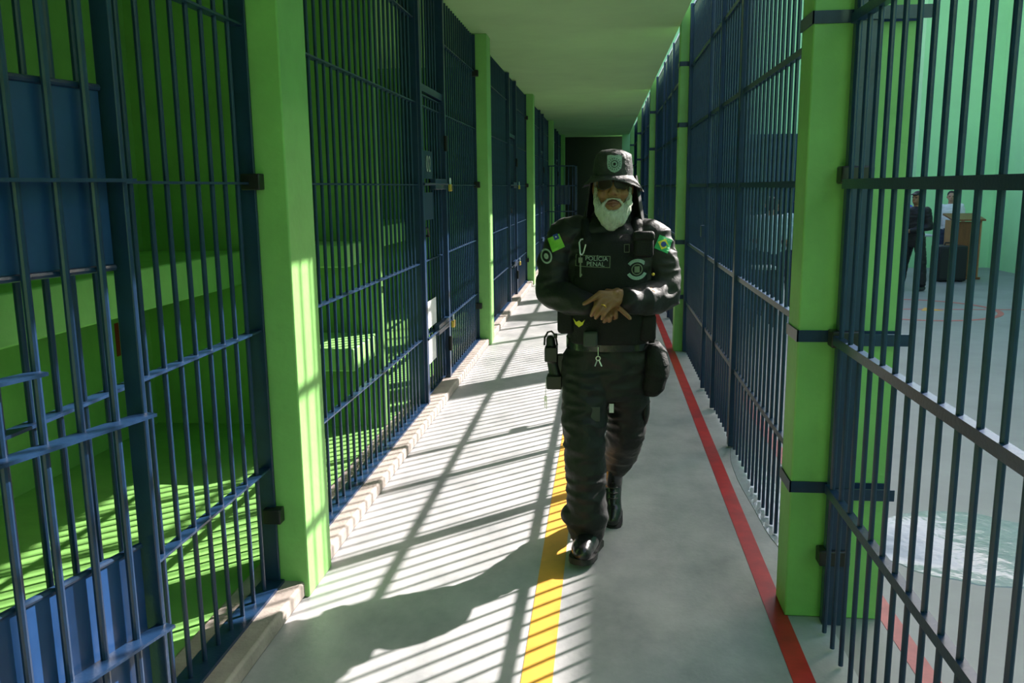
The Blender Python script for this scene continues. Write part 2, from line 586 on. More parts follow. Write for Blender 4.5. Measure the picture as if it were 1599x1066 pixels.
for k in range(3):
    y0, y1 = PR[1+k]+.18, PR[2+k]-.02
    ym, yn = y0+1.97, y0+3.59
    grille('barred courtyard grille just beyond the %s right pillar' % nm[k], XR, y0, ym, .012, 3.29, RR2, 1, .105, frames=(False, False), sill=False, rx=.013, rh=.014)
    g = thing('courtyard_gate', 'barred gate to the courtyard midway between the %s and %s right pillars' % (nm[k], nm[k+1]), 'gate', (XR, ym, 0), 0, 'gates along the courtyard')
    W = yn-ym
    for (a, b) in ((.004, .064), (W-.024, W-.004), (.955, .985)):
        obj('stile', MB().box(-.03, .03, a, b, .012, 3.29), M['steel'], g, bevel=.003)
    bars(g, [.07+.885*(q+.5)/8 for q in range(8)]+[.985+.56*(q+.5)/5 for q in range(5)], .012, 3.29)
    for z in RR2:
        obj('rail', MB().box(-.013, .013, 0, W, z-.014, z+.014), M['steel'], g)
    obj('lock_box', MB().box(-.06, -.03, W-.05, W+.05, 1.23, 1.32), M['steel'], g, bevel=.004)
    grille('barred courtyard grille just before the %s right pillar' % nm[k+1], XR, yn, y1, .012, 3.29, RR2, 1, .105, frames=(False, True), sill=False, rx=.013, rh=.014)
y0 = PR[4]+.18
grille('farthest right barred grille near the dark corridor end', XR, y0, YE-.1, .012, 3.29, RR2, 1, .12, sill=False, rx=.013, rh=.014)

# ---- puddles
def puddle(name, label, cx, cy, rx, ry, seed):
    n = 40
    top, fs = [], []
    for j in range(n):
        a = 2*PI*j/n
        k = 1+.16*noise.noise(Vector((math.cos(a)*1.3+seed, math.sin(a)*1.3, seed)))+.05*noise.noise(Vector((math.cos(a)*5, math.sin(a)*5, seed)))
        top.append((cx+rx*k*math.cos(a), cy+ry*k*math.sin(a)))
    vs = [(x, y, .0035) for x, y in top]+[(cx+(x-cx)*1.01, cy+(y-cy)*1.01, 0) for x, y in top]
    fs = [tuple(range(n))]+[(j, n+j, n+(j+1) % n, (j+1) % n) for j in range(n)]
    o = obj(name, MB().add(vs, fs), M['water'])
    tag(o, label, 'puddle')
    o['kind'] = 'stuff'
puddle('puddle', 'shallow puddle on the courtyard floor behind the right grille', 1.72, 3.88, .52, .40, 1.3)
puddle('puddle', 'thin film of water on the floor along the foot of the second right grille', .86, 4.55, .10, .95, 4.1)

# ---- blue gate of the courtyard
t = thing('courtyard_gate', 'tall dark blue metal gate in the far courtyard wall', 'gate', (3.2, 25.9, 0))
obj('leaf_panel', MB().box(.06, 1.33, 0, .05, .03, 3.0), M['sheetdk'], t)
obj('leaf_panel', MB().box(1.37, 2.64, 0, .05, .03, 3.0), M['sheetdk'], t)
fr = MB(); fr.box(0, .06, -.02, .07, 0, 3.06); fr.box(2.64, 2.70, -.02, .07, 0, 3.06); fr.box(.06, 2.64, -.02, .07, 3.0, 3.06)
obj('gate_frame', fr, M['steel'], t)
obj('pull_handle', MB().tube([(1.28, -.01, 1.0), (1.28, -.06, 1.0), (1.28, -.06, 1.3), (1.28, -.01, 1.3)], .012, 8), M['steel'], t)
# ------------------------------------------------------------------ people
def wob(f, a, seed, sx=1, sy=1, sz=1):
    off = Vector((seed*3.1, seed*1.7, seed*.9))
    def d(c):
        q = Vector((c.x*sx*f, c.y*sy*f, c.z*sz*f))+off
        return a*(noise.noise(q)+.5*noise.noise(q*2.1))
    return d

def folds(seed, amp):
    """cloth folds running across the limbs"""
    off = Vector((seed*3.1, seed*1.7, seed*.9))
    def d(c):
        q = Vector((c.x*9, c.y*9, c.z*22))+off
        r = 1-abs(noise.noise(q))*2
        return amp*(r*.8+.5*noise.noise(q*.6))
    return d

def guard():
    Y0 = 3.78
    p = thing('person', 'bearded man in black uniform and hat walking down the corridor, hands crossed', 'person', (0, Y0, 0))
    L = Vector((0, -Y0, 0))            # parts are written in world coordinates
    # ---- hands: u, v run along the hand from a sketch, y is the distance down the corridor
    f0, r0, u0 = Vector((-0.106232, 0.978432, -0.177160)), Vector((0.994305, 0.106061, -0.010462)), Vector((-0.008554, 0.177262, 0.984126))
    def hp(u, v, y):
        d = f0+r0*((890+.0844*u-799.5)/1335.7)-u0*((430+.0844*v-533)/1335.7)
        return Vector((0, 0, 1.63))+d*(y/d.y)
    body = MB()
    sk = body
    # torso, legs and arms inside the clothes
    body.chain([(.02, 3.80, .93), (.025, 3.79, 1.15), (.025, 3.80, 1.36)], [.11, .115, .12], flat=((0, 1, 0), .75))
    body.chain([(-.055, 3.79, .90), (-.078, 3.69, .50), (-.065, 3.68, .22)], [.075, .055, .04])
    body.chain([(.11, 3.80, .90), (.10, 3.86, .52), (.085, 3.96, .42)], [.075, .055, .04])
    body.chain([(.0, 3.80, .92), (.06, 3.80, .92)], [.09, .09])
    body.chain([(.025, 3.80, 1.42), (-.15, 3.80, 1.43), (-.245, 3.77, 1.16)], [.06, .05, .042])
    body.chain([(.025, 3.80, 1.42), (.20, 3.80, 1.42), (.265, 3.76, 1.155)], [.06, .05, .042])
    # neck and head
    hx, hy = .035, 3.79
    body.chain([(.03, 3.82, 1.40), (hx, 3.805, 1.56)], [.062, .056])
    body.ell((hx, hy, 1.665), (.075, .094, .098))
    body.ell((hx, hy-.04, 1.61), (.064, .066, .088))
    body.ell((hx, hy-.055, 1.545), (.049, .052, .045))
    body.ell((hx, hy-.088, 1.515), (.024, .02, .018))
    for s in (-1, 1):
        body.ell((hx+s*.043, hy-.078, 1.600), (.024, .022, .024))
        body.chain([(hx+s*.012, hy-.098, 1.668), (hx+s*.052, hy-.078, 1.668)], [.012, .011])
        body.ell((hx+s*.0135, hy-.112, 1.601), (.011, .012, .009))
        body.ell((hx+s*.079, hy+.01, 1.62), (.010, .021, .032), Matrix.Rotation(s*.25, 3, 'Z'))
    body.chain([(hx, hy-.098, 1.655), (hx, hy-.118, 1.606)], [.010, .0145])
    # left hand (on the image's right, on top): back of the hand to the viewer
    W = hp(930, 385, 3.575)
    sk.chain([W+Vector((.12, .045, 0)), W], [.034, .030], flat=((0, 1, 0), .75))
    yk = 3.535
    K = [hp(560, 330, yk), hp(590, 430, yk-.004), hp(650, 510, yk-.004), hp(740, 570, yk)]
    for i, k in enumerate(K):
        sk.chain([W+Vector((-.004*(3-i), -.005, .016-.011*i)), (W+k)/2+Vector((0, -.006, 0)), k], [.021, .019, .0135])
    sk.ell(hp(740, 420, 3.545), (.036, .014, .034))
    tips = [
        [K[0], hp(440, 415, 3.525), hp(340, 480, 3.528), hp(262, 525, 3.534)],
        [K[1], hp(490, 565, 3.512), hp(430, 660, 3.518), hp(400, 735, 3.532)],
        [K[2], hp(570, 650, 3.510), hp(510, 730, 3.516), hp(480, 785, 3.530)],
        [K[3], hp(660, 680, 3.514), hp(615, 750, 3.518), hp(592, 800, 3.530)],
    ]
    rad = [[.0125, .0108, .0098, .0085], [.0122, .0108, .0098, .0086], [.0116, .0104, .0094, .0082], [.0106, .0094, .0086, .0076]]
    for t_, r_ in zip(tips, rad):
        sk.chain(t_, r_, 12)
    sk.chain([hp(830, 330, 3.55), hp(690, 300, 3.575), hp(620, 390, 3.59), hp(560, 450, 3.595)], [.016, .0135, .0115, .0095], 12)   # thumb, behind
    # right hand (from the image's left), under the left one
    Wr = Vector((-.055, 3.625, 1.135))
    sk.chain([Vector((-.15, 3.67, 1.145)), Wr], [.034, .029], flat=((0, 1, 0), .75))
    yr = 3.575
    Kr = [hp(850, 560, yr), hp(800, 620, yr), hp(720, 660, yr), hp(640, 690, yr)]
    for i, k in enumerate(Kr):
        sk.chain([Wr+Vector((.004, -.004, .014-.010*i)), (Wr+k)/2+Vector((0, -.012, 0)), k], [.019, .018, .0135])
    tr = [
        [Kr[0], hp(930, 620, 3.548), hp(1030, 710, 3.540), hp(1108, 788, 3.545)],
        [Kr[1], hp(845, 700, 3.550), hp(850, 770, 3.560), hp(820, 790, 3.585)],
        [Kr[2], hp(745, 760, 3.546), hp(738, 830, 3.556), hp(715, 840, 3.585)],
        [Kr[3], hp(660, 790, 3.546), hp(640, 850, 3.558), hp(620, 850, 3.585)],
    ]
    for t_, r_ in zip(tr, rad):
        sk.chain(t_, r_, 12)
    sk.chain([Wr+Vector((.03, .0, .01)), hp(620, 500, 3.60), hp(720, 460, 3.605), hp(780, 440, 3.605)], [.016, .0135, .0115, .0095], 12)
    b = blob('body', body, M['skin'], .0032, p, iters=3, loc=L)
    # nails, ring
    for t_ in tips+tr[:1]:
        d = (t_[3]-t_[2]).normalized()
        c = t_[3]+d*.002+Vector((0, -.0072, .001))
        q = d.to_track_quat('Z', 'Y').to_matrix()
        obj('fingernail', MB().ell(c, (.0048, .002, .0062), q, 10, 6), M['nail'], p, L)
    c = tips[2][0].lerp(tips[2][1], .42); d = (tips[2][1]-tips[2][0]).normalized()
    q = d.to_track_quat('Z', 'Y').to_matrix()
    obj('finger_ring', MB().tube([c+q@Vector((.0122*math.cos(a), .0122*math.sin(a), 0)) for a in [2*PI*k/20 for k in range(20)]], .0028, 8, closed=True), M['brass'], p, L)['label'] = 'gold ring'
    # ---- lips, beard, moustache, hair
    obj('lips', MB().chain([(hx-.022, hy-.096, 1.562), (hx, hy-.108, 1.567), (hx+.022, hy-.096, 1.562)], [.005, .0075, .005], 12).chain(
        [(hx-.020, hy-.096, 1.556), (hx, hy-.108, 1.552), (hx+.020, hy-.096, 1.556)], [.005, .0085, .005], 12), M['lip'], p, L)
    bd = MB()
    for s in (-1, 1):
        bd.chain([(hx+s*.073, hy-.030, 1.625), (hx+s*.069, hy-.045, 1.575), (hx+s*.055, hy-.066, 1.525), (hx+s*.025, hy-.082, 1.488)], [.008, .014, .023, .030], 14)
        bd.chain([(hx+s*.044, hy-.083, 1.545), (hx+s*.030, hy-.094, 1.525), (hx, hy-.098, 1.512)], [.011, .014, .017], 14)
        bd.chain([(hx+s*.003, hy-.111, 1.580), (hx+s*.026, hy-.101, 1.574), (hx+s*.043, hy-.086, 1.552)], [.0045, .006, .0075], 10)
    bd.chain([(hx-.004, hy-.082, 1.50), (hx-.006, hy-.078, 1.472), (hx-.008, hy-.070, 1.448)], [.040, .032, .014], 16)
    blob('beard', bd, M['beard'], .0045, p, 3, wob(150, .0035, 2, 1, 1, .35), L)
    hr = MB()
    for s in (-1, 1):
        hr.chain([(hx+s*.073, hy-.01, 1.67), (hx+s*.075, hy+.0, 1.63)], [.012, .010], 10)
    hr.chain([(hx-.06, hy+.06, 1.62), (hx, hy+.088, 1.60), (hx+.06, hy+.06, 1.62)], [.025, .025, .025], 12)
    blob('hair', hr, M['hairgrey'], .006, p, 2, None, L)
    # ---- sunglasses
    sg = MB()
    for s in (-1, 1):
        cx, cz, cy = hx+s*.034, 1.642, hy-.118
        ring = []
        for k in range(24):
            a = 2*PI*k/24
            x, z = math.copysign(abs(math.cos(a))**.75, math.cos(a))*.029, math.copysign(abs(math.sin(a))**.75, math.sin(a))*.021
            ring.append((cx+x, cy+abs(cx+x-hx)**2*4.2, cz+z-(.004 if z < 0 and s*x > 0 else 0)))
        sg.tube(ring, .0023, 6, closed=True)
        sg.tube([(cx+s*.028, cy+.018, cz+.010), (hx+s*.074, hy-.075, cz+.012), (hx+s*.083, hy+.01, cz+.006)], .0025, 6)
    sg.tube([(hx-.008, hy-.120, 1.648), (hx, hy-.124, 1.651), (hx+.008, hy-.120, 1.648)], .0024, 6)
    g = obj('sunglasses', sg, M['plastic'], p, L)
    for s in (-1, 1):
        cx, cz, cy = hx+s*.034, 1.642, hy-.118
        vs = [(cx, cy+abs(cx-hx)**2*4.2-.001, cz)]
        for k in range(24):
            a = 2*PI*k/24
            x, z = math.copysign(abs(math.cos(a))**.75, math.cos(a))*.029, math.copysign(abs(math.sin(a))**.75, math.sin(a))*.021
            vs.append((cx+x, cy+abs(cx+x-hx)**2*4.2, cz+z))
        n = len(vs)
        vs += [(x, y+.0015, z) for x, y, z in vs]
        fs = [(0, 1+k, 1+(k+1) % 24) for k in range(24)]+[(n, n+1+(k+1) % 24, n+1+k) for k in range(24)]+[(1+k, n+1+k, n+1+(k+1) % 24, 1+(k+1) % 24) for k in range(24)]
        obj('lens', MB().add(vs, fs), M['lens'], g)
    # ---- trousers
    tm = MB()
    tm.loft([(.02, 3.80, .70, .14, .105, 2.4), (.02, 3.80, .80, .175, .122, 2.4), (.02, 3.795, .90, .178, .122, 2.4), (.02, 3.79, .985, .172, .118, 2.4)])
    tm.chain([(-.068, 3.79, .86), (-.080, 3.74, .68), (-.082, 3.675, .49), (-.070, 3.65, .33), (-.066, 3.64, .16)], [.112, .102, .086, .084, .082], 20)
    tm.chain([(-.068, 3.645, .17), (-.064, 3.645, .10)], [.094, .070], 20)
    tm.ell((-.125, 3.64, .185), (.05, .06, .045))
    tm.chain([(.112, 3.80, .86), (.112, 3.82, .68), (.104, 3.86, .50), (.088, 3.95, .40), (.068, 4.04, .31)], [.110, .098, .084, .080, .076], 20)
    tm.ell((.105, 4.04, .34), (.062, .07, .05))
    trousers = blob('trousers', tm, M['cloth'], .008, p, 3, folds(5, .011), L)
    # cargo pockets
    for c, r in (((-.155, 3.735, .64), (.028, .062, .085)), ((.19, 3.82, .64), (.024, .06, .085))):
        obj('cargo_pocket', MB().ell(c, r, None, 20, 12), M['cloth'], trousers)
    obj('thigh_patch', MB().box(-.062, -.012, 3.634, 3.640, .62, .685), M['patch'], trousers, bevel=.002)
    obj('pocket_tag', MB().box(.028, .048, 3.692, 3.696, .645, .685), M['white'], trousers)
    # ---- boots
    def boot(ax, ay, az, ang, side, yaw, k_):
        R = Matrix.Rotation(yaw, 3, 'Z')@Matrix.Rotation(ang, 3, 'X')
        o = Vector((ax, ay, az))
        def T(x, y, z):
            return o+R@Vector((x*k_, y, z))
        bt = MB()
        bt.chain([T(0, -.01, .24), T(0, .005, .02)], [.050*k_, .050*k_], 18)
        bt.chain([T(0, .045, -.045), T(0, -.05, -.04), T(0, -.13, -.055), T(side*.005, -.165, -.062)], [.042*k_, .044*k_, .043*k_, .036*k_], 18)
        bt.chain([T(0, -.01, .0), T(0, -.085, -.032)], [.047, .040], 16)
        bo = blob('boot', bt, M['leather'], .006, p, 4, None, L)
        so_ = MB()
        prof = [(-.205, .016), (-.19, .035), (-.16, .046), (-.10, .049), (-.04, .041), (.02, .039), (.07, .041), (.092, .026)]
        n = len(prof)
        ring = [(w, y) for y, w in prof]+[(-w, y) for y, w in reversed(prof)]
        vs = [T(x, y, -.078) for x, y in ring]+[T(x, y, -.104 if not -.06 < y < .0 else -.097) for x, y in ring]
        k = len(ring)
        so_.add(vs, [tuple(range(k)), tuple(range(2*k-1, k-1, -1))]+[(j, k+j, k+(j+1) % k, (j+1) % k) for j in range(k)])
        obj('sole', so_, M['rubber'], bo)
        la = MB()
        for q in range(4):
            y, z = -.096+.017*q, .010+.020*q-.004
            la.tube([T(-.022, y+.010, z-.003), T(0, y-.004, z+.006), T(.022, y+.010, z-.003)], .0032, 6)
        obj('laces', la, M['cloth'], bo)
    boot(-.052, 3.662, .118, -.07, 1, -.22, 1.2)
    boot(.050, 4.085, .168, .48, -1, .05, 1.0)
    # ---- jacket
    jm = MB()
    jm.loft([(.022, 3.79, .955, .180, .125, 2.5), (.022, 3.785, 1.05, .182, .130, 2.5), (.025, 3.785, 1.18, .184, .130, 2.5), (.027, 3.79, 1.30, .190, .125, 2.5),
             (.03, 3.795, 1.39, .192, .112, 2.4), (.03, 3.80, 1.445, .165, .098, 2.2), (.032, 3.81, 1.482, .095, .082, 2), (.033, 3.81, 1.515, .074, .074, 2)], 36)
    jm.chain([(-.115, 3.80, 1.435), (-.168, 3.795, 1.415), (-.215, 3.78, 1.29), (-.226, 3.755, 1.175)], [.066, .074, .074, .068], 20)
    jm.chain([(-.226, 3.755, 1.175), (-.15, 3.68, 1.150), (-.075, 3.635, 1.135)], [.068, .060, .048], 20)
    jm.chain([(.165, 3.80, 1.425), (.218, 3.795, 1.40), (.252, 3.775, 1.28), (.262, 3.75, 1.165)], [.066, .074, .074, .070], 20)
    jm.chain([(.262, 3.75, 1.165), (.19, 3.66, 1.155), (.108, 3.590, 1.158)], [.070, .064, .052], 20)
    jacket = blob('jacket', jm, M['cloth'], .007, p, 3, folds(1, .011), L)
    for a, b_, r in (((-.082, 3.640, 1.136), (-.060, 3.628, 1.134), .046), ((.118, 3.597, 1.157), (.094, 3.583, 1.154), .050)):
        obj('cuff', MB().tube([a, b_], r, 24, flat=((0, 1, 0), .9)), M['cloth'], jacket)
    # collar
    obj('collar', MB().loft([(.033, 3.80, 1.47, .088, .086, 2), (.033, 3.80, 1.525, .080, .080, 2)], 28), M['cloth'], jacket)
    # ---- vest
    vm = MB()
    vm.loft([(.022, 3.785, .955, .180, .140, 2.8), (.022, 3.78, 1.05, .184, .150, 2.8), (.024, 3.78, 1.2, .178, .152, 2.8), (.027, 3.785, 1.33, .160, .146, 2.8),
             (.029, 3.79, 1.40, .145, .130, 2.8), (.03, 3.795, 1.435, .12, .11, 2.6)], 40)
    for s in (-1, 1):
        vm.chain([(.03+s*.105, 3.70, 1.40), (.03+s*.112, 3.77, 1.475), (.03+s*.112, 3.84, 1.475), (.03+s*.105, 3.89, 1.40)], [.030, .026, .026, .030], 14)
    vest = blob('tactical_vest', vm, M['vest'], .007, p, 4, wob(14, .003, 3), L)
    obj('shoulder_pouch', MB().box(.122, .205, 3.605, 3.66, 1.335, 1.435), M['vest'], vest, bevel=.014)
    obj('pouch_flap', MB().box(.119, .208, 3.600, 3.655, 1.405, 1.445), M['vest'], vest, bevel=.012)
    obj('belt_pouch', MB().box(-.085, -.025, 3.605, 3.66, .955, 1.02), M['patch'], vest, bevel=.008)
    obj('side_pouch', MB().box(-.20, -.125, 3.67, 3.79, 1.00, 1.12), M['vest'], vest, bevel=.016)
    obj('side_pouch', MB().box(.155, .225, 3.66, 3.80, .97, 1.09), M['vest'], vest, bevel=.016)
    obj('belt', MB().loft([(.02, 3.79, .925, .186, .135, 2.6), (.02, 3.79, .972, .186, .137, 2.6)], 36), M['leather'], p, L)
    obj('snap_button', MB().ell((.207, 3.655, 1.262), (.0075, .005, .0075), None, 12, 8), M['brass'], vest)
    zp = MB()
    zp.tube([(-.022+.009*math.cos(a), 3.63, .902+.009*math.sin(a)) for a in [2*PI*k/14 for k in range(14)]], .0025, 6, closed=True)
    zp.tube([(-.026, 3.63, .894), (-.036, 3.628, .868)], .003, 6)
    zp.tube([(-.018, 3.63, .894), (-.006, 3.628, .868)], .003, 6)
    zp.tube([(-.022, 3.632, .911), (-.022, 3.64, .95)], .0015, 6)
    obj('zip_pull', zp, M['chrome'], vest)['label'] = 'small metal zip pull'
    # carabiner with keys on the chest
    cz = MB()
    path = [(-.100, 1.352), (-.104, 1.40), (-.098, 1.412), (-.088, 1.414)]
    cz.tube([(x, 3.615, z) for x, z in path], .0032, 8)
    cz.tube([(-.100, 3.615, 1.352), (-.093, 3.615, 1.348), (-.086, 3.615, 1.358)], .0032, 8)
    cz.tube([(-.086, 3.615, 1.358), (-.077, 3.612, 1.392)], .0028, 8)
    car = obj('carabiner', cz, M['chrome'], p, L)
    ck = MB(); ck.tube([(-.100, 3.615, 1.35), (-.099, 3.616, 1.335)], .002, 6); ck.box(-.107, -.090, 3.611, 3.615, 1.315, 1.337); ck.box(-.102, -.096, 3.611, 3.615, 1.255, 1.315)
    ck.box(-.096, -.092, 3.611, 3.615, 1.26, 1.268)
    obj('key', ck, M['thread2'], car)
    # ---- drop-leg pouch (image right) and holster with keys (image left)
    bm_ = MB()
    bm_.loft([(.205, 3.79, .71, .030, .06, 2.5), (.222, 3.785, .74, .052, .085, 2.6), (.232, 3.78, .83, .056, .095, 2.8), (.226, 3.78, .90, .046, .085, 2.6), (.215, 3.78, .945, .036, .07, 2.4)], 28)
    bag = blob('leg_pouch', bm_, M['vest'], .008, p, 3, folds(9, .009), L)
    obj('pouch_flap', MB().loft([(.236, 3.78, .86, .056, .098, 2.8), (.230, 3.78, .91, .050, .090, 2.6), (.216, 3.78, .95, .03, .06, 2.4)], 24), M['vest'], bag)
    obj('strap', MB().box(.195, .225, 3.755, 3.785, .93, 1.02), M['vest'], bag, bevel=.004)
    hm = MB()
    hm.chain([(-.236, 3.78, .955), (-.228, 3.78, .86), (-.212, 3.78, .79)], [.021, .026, .030], 14)
    hm.box(-.262, -.205, 3.745, 3.815, .86, .925)
    hm.box(-.254, -.185, 3.74, 3.82, .735, .795)
    hol = blob('holster', hm, M['plastic'], .005, p, 3, None, L)
    obj('retention_loop', MB().tube([(-.264, 3.78, .93), (-.262, 3.78, .965), (-.248, 3.78, .990), (-.232, 3.78, .994), (-.214, 3.78, .975), (-.206, 3.78, .93)], .0045, 8), M['plastic'], hol)
    obj('trigger_clip', MB().box(-.222, -.206, 3.77, 3.79, .962, .984), M['plastic'], hol, bevel=.003)
    obj('hanger', MB().box(-.205, -.165, 3.765, 3.795, .80, .89), M['plastic'], hol, bevel=.004)
    ky = MB()
    ky.tube([(-.256, 3.76, .78), (-.258, 3.76, .70)], .0014, 6)
    ky.box(-.264, -.252, 3.757, 3.763, .675, .70)
    ky.box(-.263, -.260, 3.757, 3.763, .645, .675)
    ky.box(-.256, -.2525, 3.757, 3.763, .640, .675)
    obj('hanging_keys', ky, M['chrome'], hol)
    # ---- hat
    hb = MB()
    hb.loft([(hx, hy, 1.672, .086, .106, 2.1), (hx, hy, 1.70, .086, .106, 2.1), (hx, hy, 1.742, .081, .101, 2.1), (hx+.002, hy-.003, 1.764, .076, .092, 2.2), (hx-.004, hy-.003, 1.783, .045, .055, 2.2), (hx-.006, hy-.003, 1.787, .012, .02, 2)], 36)
    hat = obj('hat', hb, M['hatcloth'], p, L, sharp=60)
    br = MB()
    N, vs, fs = 48, [], []
    def brim(j, k, dz):
        a = 2*PI*j/N
        c, s_ = math.cos(a), math.sin(a)
        r = (.084, .106, .133)[k]
        ry = (.104, .128, .148)[k]
        droop = (0, -.010, -.026)[k]*(1+.9*c*c)+(.014 if s_ < -.3 else 0)*k*.3
        return (hx+r*c, hy+ry*s_, 1.678+droop+dz-(.010*k*max(0, c)))
    for dz in (0, -.0045):
        for k in range(3):
            for j in range(N):
                vs.append(brim(j, k, dz))
    for k in range(2):
        for j in range(N):
            q = (j+1) % N
            fs.append((k*N+j, k*N+q, (k+1)*N+q, (k+1)*N+j))
            o_ = 3*N
            fs.append((o_+k*N+j, o_+(k+1)*N+j, o_+(k+1)*N+q, o_+k*N+q))
    for j in range(N):
        q = (j+1) % N
        fs.append((2*N+j, 2*N+q, 5*N+q, 5*N+j))
        fs.append((j, 3*N+j, 3*N+q, q))
    obj('brim', br.add(vs, fs), M['hatcloth'], hat, sharp=60)
    # neck flap hanging from the hat behind the cheeks
    nf, vs, fs = MB(), [], []
    A = [math.radians(-22+(224)*k/24) for k in range(25)]
    for off in (0, .004):
        for i, z in enumerate((1.675, 1.62, 1.56, 1.50, 1.455)):
            for k, a in enumerate(A):
                fl = 1+.10*i+.03*math.sin(a*9+i)
                vs.append((hx+.004+(.100-off)*fl*math.cos(a), hy+.02+(.110-off)*(1+.04*i)*math.sin(a), z))
    n1 = 25
    for i in range(4):
        for k in range(24):
            a_, b_, c_, d_ = i*n1+k, i*n1+k+1, (i+1)*n1+k+1, (i+1)*n1+k
            fs.append((a_, b_, c_, d_))
            fs.append(tuple(x+5*n1 for x in (d_, c_, b_, a_)))
    for k in range(24):
        for i in (0, 4):
            fs.append((i*n1+k, i*n1+k+1, 5*n1+i*n1+k+1, 5*n1+i*n1+k))
    for i in range(4):
        for k in (0, 24):
            fs.append((i*n1+k, (i+1)*n1+k, 5*n1+(i+1)*n1+k, 5*n1+i*n1+k))
    obj('neck_flap', nf.add(vs, fs), M['cloth'], hat, sharp=60)
    # ---- badges and lettering lying on the cloth
    def drape(name, polys_mesh, m, target, cx, cz, rot, out=.0025, parent=None, thick=.0012):
        bv = BVHTree.FromPolygons([v.co.copy() for v in target.data.vertices], [tuple(q.vertices) for q in target.data.polygons])
        vs, fs = polys_mesh
        c, s_ = math.cos(rot), math.sin(rot)
        V = []
        last = None
        for (x, z) in vs:
            X, Z = cx+x*c-z*s_, cz+x*s_+z*c
            h = bv.ray_cast(Vector((X, 3.0, Z)), Vector((0, 1, 0)))
            y = h[0].y if h[0] is not None else last
            if y is None:
                y = 3.64
            last = y
            V.append((X, y-out, Z))
        me = bpy.data.meshes.new(name)
        n = len(V)
        me.from_pydata(V, [], fs)
        me.update()
        o = link(name, me, m, parent or target)
        sd = o.modifiers.new('t', 'SOLIDIFY')
        sd.thickness = thick
        sd.offset = 0
        return o
    def gridpoly(w_, h_, nx=8, ny=8, clip=None):
        vs = [((i/nx-.5)*w_, (j/ny-.5)*h_) for j in range(ny+1) for i in range(nx+1)]
        fs = [(j*(nx+1)+i, j*(nx+1)+i+1, (j+1)*(nx+1)+i+1, (j+1)*(nx+1)+i) for j in range(ny) for i in range(nx)]
        return vs, fs
    def txt(t_, size):
        me = text_mesh(t_, size)
        return [(v.co.x, v.co.y) for v in me.vertices], [tuple(q.vertices) for q in me.polygons]
    def frame(w_, h_, t_):
        vs, fs = [], []
        n = 8
        def bar(x0, x1, z0, z1, k):
            o_ = len(vs)
            for i in range(k+1):
                f = i/k
                if x1-x0 > z1-z0:
                    vs.extend([(x0+(x1-x0)*f, z0), (x0+(x1-x0)*f, z1)])
                else:
                    vs.extend([(x0, z0+(z1-z0)*f), (x1, z0+(z1-z0)*f)])
            for i in range(k):
                fs.append((o_+2*i, o_+2*i+2, o_+2*i+3, o_+2*i+1))
        bar(-w_/2, w_/2, h_/2-t_, h_/2, n); bar(-w_/2, w_/2, -h_/2, -h_/2+t_, n)
        bar(-w_/2, -w_/2+t_, -h_/2, h_/2, 4); bar(w_/2-t_, w_/2, -h_/2, h_/2, 4)
        return vs, fs
    def arc(r0, r1, a0, a1, n=14, sq=1):
        vs, fs = [], []
        for i in range(n+1):
            a = a0+(a1-a0)*i/n
            vs += [(r0*math.cos(a), r0*math.sin(a)*sq), (r1*math.cos(a), r1*math.sin(a)*sq)]
        for i in range(n):
            fs.append((2*i, 2*i+1, 2*i+3, 2*i+2))
        return vs, fs
    nx, nz = -.048, 1.318
    np_ = drape('name_patch', gridpoly(.152, .053, 10, 4), M['vest'], vest, nx, nz, -.03, .002)
    drape('patch_border', frame(.148, .049, .0028), M['thread2'], vest, nx, nz, -.03, .0035, np_)
    drape('lettering', txt('POL\u00cdCIA', .026), M['thread'], vest, nx+.016, nz+.011, -.03, .0038, np_)
    drape('lettering', txt('PENAL', .026), M['thread'], vest, nx+.012, nz-.012, -.03, .0038, np_)
    ex, ez = .139, 1.283
    em = drape('chest_emblem', arc(.036, .050, math.radians(38), math.radians(142)), M['badge'], vest, ex, ez-.006, 0, .003)
    drape('emblem_ribbon', arc(.036, .050, math.radians(212), math.radians(328)), M['badge'], vest, ex, ez+.006, 0, .003, em)
    drape('emblem_shield', gridpoly(.022, .026, 4, 4), M['thread2'], vest, ex, ez, 0, .003, em)
    drape('emblem_ring', arc(.020, .024, 0, 2*PI, 24), M['thread2'], vest, ex, ez, 0, .003, em)
    drape('vest_label', frame(.022, .034, .002), M['thread2'], vest, .095, 1.372, 0, .003)
    wing = ([(-.026, .012), (-.012, -.002), (0, .006), (.012, -.002), (.026, .012), (.016, -.012), (0, -.024), (-.016, -.012)], [(0, 1, 7), (1, 2, 6, 7), (2, 3, 5, 6), (3, 4, 5)])
    drape('winged_badge', wing, M['fyellow'], vest, -.105, 1.058, 0, .004)
    # sleeve flags
    f1 = drape('sleeve_flag', gridpoly(.058, .062, 6, 6), M['flime'], jacket, -.208, 1.392, .42, .003)
    drape('flag_canton', gridpoly(.022, .024, 4, 4), M['fblue'], jacket, -.2075, 1.418, .42, .0045, f1)
    drape('flag_star', ([(.0045*math.sin(2*PI*k/10)*(1 if k % 2 == 0 else .4), .0045*math.cos(2*PI*k/10)*(1 if k % 2 == 0 else .4)) for k in range(10)], [tuple(range(10))]), M['white'], jacket, -.2075, 1.418, .42, .006, f1)
    f2 = drape('sleeve_flag', gridpoly(.062, .060, 6, 6), M['fgreen'], jacket, .252, 1.385, -.40, .003)
    rh = ([(-.026, 0), (-.013, -.012), (0, -.024), (.013, -.012), (.026, 0), (.013, .012), (0, .024), (-.013, .012), (0, 0)], [(8, k, (k+1) % 8) for k in range(8)])
    drape('flag_rhombus', rh, M['fyellow'], jacket, .252, 1.385, -.40, .0045, f2)
